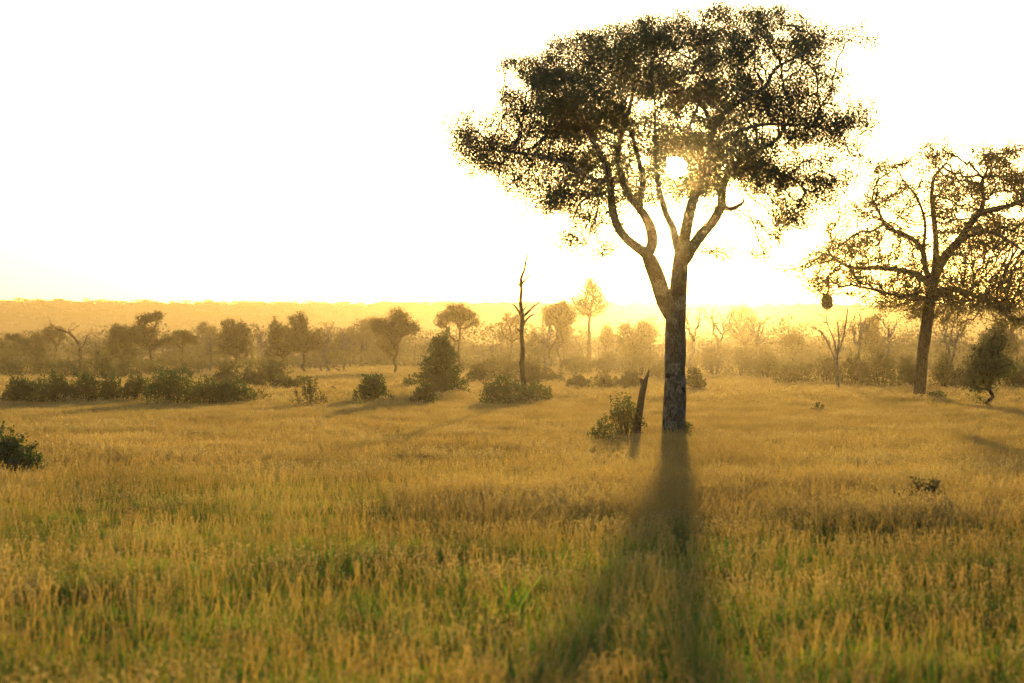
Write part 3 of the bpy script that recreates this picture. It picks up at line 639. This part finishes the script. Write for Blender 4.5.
# ------------------------------------------------------------------ grass
proto = bpy.data.collections.new('grass_kinds')
def tuft(i, seed, rad, nb, h, bw, ns, sh, seedn, seedsize, green):
    rng = np.random.default_rng(seed); V = []; Fc = []; MI = []; k = 0
    for b in range(nb):
        a = rng.uniform(0, 2*PI); rr = rad*math.sqrt(rng.uniform()); p = np.array([rr*math.cos(a), rr*math.sin(a), -.04])
        L = h*rng.uniform(.45, 1.1); ld = rng.uniform(0, 2*PI); ln = rng.uniform(.1, .95)*L; side = rng.uniform(0, 2*PI)
        sv = np.array([math.cos(side), math.sin(side), 0])*bw*rng.uniform(.6, 1.3)*.5; dr = np.array([math.cos(ld), math.sin(ld), 0])
        c = [p, p+dr*ln*.22+np.array([0, 0, L*.5]), p+dr*ln*.62+np.array([0, 0, L*.85]), p+dr*ln+np.array([0, 0, L*(1-.25*ln/L)])]
        w = [1, .9, .6, .08]
        for q, ww in zip(c, w): V += [q-sv*ww, q+sv*ww]
        for j in range(3): Fc.append((k+2*j, k+2*j+1, k+2*j+3, k+2*j+2)); 
        mi = 0 if rng.uniform() < green else 1
        MI += [mi]*3; k += 8
    for b in range(ns):
        a = rng.uniform(0, 2*PI); rr = rad*math.sqrt(rng.uniform()); p = np.array([rr*math.cos(a), rr*math.sin(a), 0])
        L = sh*rng.uniform(.75, 1.15); ld = rng.uniform(0, 2*PI); dr = np.array([math.cos(ld), math.sin(ld), 0]); ln = rng.uniform(.08, .55)*L
        side = rng.uniform(0, 2*PI); sv = np.array([math.cos(side), math.sin(side), 0])*bw*.22
        c = [p, p+dr*ln*.4+np.array([0, 0, L*.6]), p+dr*ln+np.array([0, 0, L])]
        for q in c: V += [q-sv, q+sv]
        for j in range(2): Fc.append((k+2*j, k+2*j+1, k+2*j+3, k+2*j+2)); MI.append(1)
        k += 6
        for s in range(seedn):
            t = rng.uniform(.72, 1.06); q = c[1]+(c[2]-c[1])*((t-.6)/.4)+rng.normal(size=3)*np.array([1, 1, .6])*seedsize*1.7*(1.25-t)*2
            u = unit(rng.normal(size=3)+np.array([0, 0, 1.2])); v = unit(np.cross(u, rng.normal(size=3)))
            ss = seedsize*rng.uniform(.6, 1.4)
            V += [q-u*ss, q+v*ss*.35, q+u*ss, q-v*ss*.35]; Fc.append((k, k+1, k+2, k+3)); MI.append(2); k += 4
    if i is None: return V, Fc, MI
    o = mesh_obj('grass_kind_%02d' % i, V, Fc, [M_blade, M_straw, M_seed], midx=MI, link=False); proto.objects.link(o)
#        id seed rad  nb  h   bw    ns sh  seeds size green
KIND = [(0, 1, .16, 36, .36, .010, 7, .56, 20, .010, .8), (1, 2, .16, 34, .38, .010, 9, .56, 20, .010, .75),
        (2, 3, .16, 44, .36, .009, 2, .50, 14, .010, .97), (3, 4, .18, 26, .38, .009, 12, .57, 24, .010, .5),
        (4, 5, .34, 40, .34, .020, 12, .53, 12, .020, .7), (5, 6, .34, 38, .34, .018, 15, .53, 12, .020, .35), (6, 7, .34, 46, .35, .020, 6, .50, 10, .020, .9),
        (7, 8, .9, 70, .36, .05, 26, .52, 6, .055, .5), (8, 9, .9, 60, .36, .05, 34, .54, 6, .055, .25),
        (9, 10, .9, 70, .36, .05, 10, .44, 6, .05, .85)]
for k in KIND: tuft(*k)
for i, (px, py, r, h, nb, lb) in enumerate([(716, 553, .30, .62, 70, 'dark tuft of weeds at the right rim of the tree shadow'), (515, 594, .12, .66, 30, 'tall green tuft with upright blades left of the tree shadow'),
     (640, 552, .35, .55, 60, 'low dark weeds in the middle of the tree shadow'), (345, 560, .3, .6, 60, 'green tuft of grass blades in the left foreground')]):
    d = depth(py); x = (px-CX)/F*d; V, Fc, MI = tuft(None, 90+i, r, nb, h, .018, 2, h, 8, .010, 1.0)
    root = empty('grass_tuft', (x, d, float(gz(x, d)))); tag(root, lb, 'grass tuft'); mesh_obj('blades', V, Fc, [M_blade, M_straw, M_seed], root, MI)
def field(name, label, y0, y1, margin, dens, kinds, seed, smin=.8, smax=1.25, half=.262, fi=.1, fo=14, sv=.65):
    rng = np.random.default_rng(seed)
    area = half*(y1*y1-y0*y0)+2*margin*(y1-y0); n = int(area*dens)
    # sample y with pdf ~ width
    yy = rng.uniform(y0, y1, n*3); wd = half*yy+margin; keep = rng.uniform(size=n*3) < wd/wd.max()*np.minimum(1, np.minimum((yy-y0)/fi+.02, (y1-yy)/fo+.02)); yy = yy[keep]; yy = yy[:n]; wd = half*yy+margin
    xx = rng.uniform(-1, 1, len(yy))*wd
    p = fbm(xx/5.5, yy/9, 41); p2 = fbm(xx/1.3, yy/1.3, 51); pl = fbm(xx/22, yy/30, 61)
    # straw tops are commoner from about 30 m outward, green leaf commoner close by
    dry = np.clip((p-.5)*2.6+(pl-.5)*1.6+(yy-34)/45*.35+.20+rng.normal(size=len(yy))*.18, 0, .999)
    idx = np.array(kinds)[(dry*len(kinds)).astype(int)]
    scale = rng.uniform(smin, smax, len(yy))*(1-sv*.45+sv*.9*p2)*(.9+.25*(p-.3)*sv)
    zz = gz(xx, yy)
    me = bpy.data.meshes.new(name); me.from_pydata(np.stack([xx, yy, zz], 1).tolist(), [], [])
    at = me.attributes.new('kind_index', 'INT', 'POINT'); at.data.foreach_set('value', idx.astype(np.int32))
    at = me.attributes.new('scl', 'FLOAT_VECTOR', 'POINT'); sc3 = np.stack([np.maximum(scale, .8), np.maximum(scale, .8), scale], 1).astype(np.float32); at.data.foreach_set('vector', sc3.ravel())
    rot = np.stack([rng.normal(size=len(yy))*.17, rng.normal(size=len(yy))*.17, rng.uniform(0, 2*PI, len(yy))], 1).astype(np.float32)
    at = me.attributes.new('rot', 'FLOAT_VECTOR', 'POINT'); at.data.foreach_set('vector', rot.ravel())
    o = bpy.data.objects.new(name, me); COL.objects.link(o); tag(o, label, kind='stuff')
    ng = bpy.data.node_groups.new(name, 'GeometryNodeTree')
    ng.interface.new_socket('Geometry', in_out='INPUT', socket_type='NodeSocketGeometry'); ng.interface.new_socket('Geometry', in_out='OUTPUT', socket_type='NodeSocketGeometry')
    N = ng.nodes; L = ng.links; gi = N.new('NodeGroupInput'); go = N.new('NodeGroupOutput')
    ci = N.new('GeometryNodeCollectionInfo'); ci.inputs['Collection'].default_value = proto; ci.inputs['Separate Children'].default_value = True; ci.inputs['Reset Children'].default_value = True
    ip = N.new('GeometryNodeInstanceOnPoints'); ip.inputs['Pick Instance'].default_value = True
    def na(nm, ty):
        q = N.new('GeometryNodeInputNamedAttribute'); q.data_type = ty; q.inputs['Name'].default_value = nm; return [s for s in q.outputs if s.enabled and s.name == 'Attribute'][0]
    L.new(gi.outputs[0], ip.inputs['Points']); L.new(ci.outputs[0], ip.inputs['Instance'])
    L.new(na('kind_index', 'INT'), ip.inputs['Instance Index']); L.new(na('scl', 'FLOAT_VECTOR'), ip.inputs['Scale'])
    er = N.new('FunctionNodeEulerToRotation'); L.new(na('rot', 'FLOAT_VECTOR'), er.inputs[0]); L.new(er.outputs[0], ip.inputs['Rotation'])
    L.new(ip.outputs[0], go.inputs[0])
    md = o.modifiers.new('grass', 'NODES'); md.node_group = ng
    print(name, len(yy))
field('grass', 'tall green and straw coloured grass with seed heads filling the foreground', 8.5, 52, 3, 25, [2, 2, 0, 1, 3], 1, smin=.85, smax=1.15, fo=12)
field('grass', 'golden seeding grass round and behind the tall forked tree', 40, 130, 5, 9, [6, 4, 4, 4, 5], 2, sv=.35, smin=.75, smax=1.05, fi=12, fo=22)
field('grass', 'golden far grass running up to the hazy thicket', 105, 430, 8, 1.15, [9, 7, 7, 8], 3, sv=.35, fi=22, fo=60)

# ------------------------------------------------------------------ air
hz = bpy.data.materials.new('haze'); hz.use_nodes = True; nt = hz.node_tree; nt.nodes.clear()
o_ = nt.nodes.new('ShaderNodeOutputMaterial'); pv = nt.nodes.new('ShaderNodeVolumePrincipled')
pv.inputs['Color'].default_value = (1.0, .81, .54, 1); pv.inputs['Density'].default_value = .000105; pv.inputs['Anisotropy'].default_value = .62
pw = nt.nodes.new('ShaderNodeVolumePrincipled')     # the droplets' strong forward peak: the glow close round the sun
pw.inputs['Color'].default_value = (1.0, .66, .22, 1); pw.inputs['Density'].default_value = .00005; pw.inputs['Anisotropy'].default_value = .976
av = nt.nodes.new('ShaderNodeAddShader'); nt.links.new(pv.outputs[0], av.inputs[0]); nt.links.new(pw.outputs[0], av.inputs[1])
nt.links.new(av.outputs[0], o_.inputs['Volume'])
x0, x1, y0, y1, z0, z1 = -3400, 3400, -170, 5300, -3, 56
V = [(x, y, z) for z in (z0, z1) for y in (y0, y1) for x in (x0, x1)]
g = mesh_obj('haze', V, [(0,2,3,1),(4,5,7,6),(0,1,5,4),(2,6,7,3),(0,4,6,2),(1,3,7,5)], hz); tag(g, 'golden morning haze over the plain', kind='stuff')

# ------------------------------------------------------------------ light
el = math.asin(sun_dir[2]); az = math.atan2(sun_dir[0], sun_dir[1])
W = bpy.data.worlds.new('World'); S.world = W; W.use_nodes = True; nt = W.node_tree; nt.nodes.clear(); N = nt.nodes; L = nt.links
out = N.new('ShaderNodeOutputWorld'); bg = N.new('ShaderNodeBackground'); sky = N.new('ShaderNodeTexSky')
sky.sky_type = 'NISHITA'; sky.sun_disc = False; sky.sun_elevation = el; sky.sun_rotation = az; sky.altitude = 300; sky.air_density = 1.0; sky.dust_density = 1.2; sky.ozone_density = 1.0
L.new(sky.outputs[0], bg.inputs[0]); bg.inputs[1].default_value = .12
# the sun's own disc and its aureole, by direction in the sky
tc = N.new('ShaderNodeTexCoord'); dp = N.new('ShaderNodeVectorMath'); dp.operation = 'DOT_PRODUCT'; dp.inputs[1].default_value = tuple(sun_dir)
nm = N.new('ShaderNodeVectorMath'); nm.operation = 'NORMALIZE'; L.new(tc.outputs['Generated'], nm.inputs[0]); L.new(nm.outputs[0], dp.inputs[0])
ac = N.new('ShaderNodeMath'); ac.operation = 'ARCCOSINE'; L.new(dp.outputs['Value'], ac.inputs[0])
def term(width, power, strength, col):
    a = N.new('ShaderNodeMath'); a.operation = 'DIVIDE'; a.inputs[1].default_value = width; L.new(ac.outputs[0], a.inputs[0])
    b = N.new('ShaderNodeMath'); b.operation = 'POWER'; b.inputs[1].default_value = power; L.new(a.outputs[0], b.inputs[0])
    c = N.new('ShaderNodeMath'); c.operation = 'MULTIPLY'; c.inputs[1].default_value = -1; L.new(b.outputs[0], c.inputs[0])
    e = N.new('ShaderNodeMath'); e.operation = 'EXPONENT'; L.new(c.outputs[0], e.inputs[0])
    s = N.new('ShaderNodeMath'); s.operation = 'MULTIPLY'; s.inputs[1].default_value = strength; L.new(e.outputs[0], s.inputs[0])
    k = N.new('ShaderNodeBackground'); k.inputs[0].default_value = (*col, 1); L.new(s.outputs[0], k.inputs[1]); return k
sh = bg
for args in [(math.radians(.30), 12, 60.0, (1, .85, .55)), (math.radians(1.6), 1, 2.0, (1, .7, .3))]:
    k = term(*args); ad = N.new('ShaderNodeAddShader'); L.new(sh.outputs[0], ad.inputs[0]); L.new(k.outputs[0], ad.inputs[1]); sh = ad
L.new(sh.outputs[0], out.inputs[0])
ld = bpy.data.lights.new('sun', 'SUN'); ld.energy = 3.9; ld.angle = math.radians(.55); ld.color = (1, .73, .29)
lo = bpy.data.objects.new('sun', ld); COL.objects.link(lo); lo.rotation_euler = Vector(-sun_dir).to_track_quat('-Z', 'Y').to_euler(); lo.location = (20, 200, 60)

# ------------------------------------------------------------------ camera
cd = bpy.data.cameras.new('camera'); cam = bpy.data.objects.new('camera', cd); COL.objects.link(cam); S.camera = cam
cam.location = (0, 0, CH); cam.rotation_euler = (PI/2, 0, 0); cd.sensor_width = 36; cd.lens = F*36/1024; cd.shift_y = (HZ-341.5)/1024
cd.clip_start = .1; cd.clip_end = 20000; cd.dof.use_dof = True; cd.dof.focus_distance = MD; cd.dof.aperture_fstop = 2.2
S.view_settings.view_transform = 'Standard'; S.view_settings.look = 'None'; S.view_settings.gamma = 1; S.view_settings.exposure = 1.15
c = S.cycles; c.use_denoising = True; c.max_bounces = 6; c.diffuse_bounces = 2; c.glossy_bounces = 1; c.transmission_bounces = 3; c.transparent_max_bounces = 4; c.volume_bounces = 0
c.sample_clamp_indirect = 4; c.caustics_reflective = False; c.caustics_refractive = False; c.use_adaptive_sampling = True
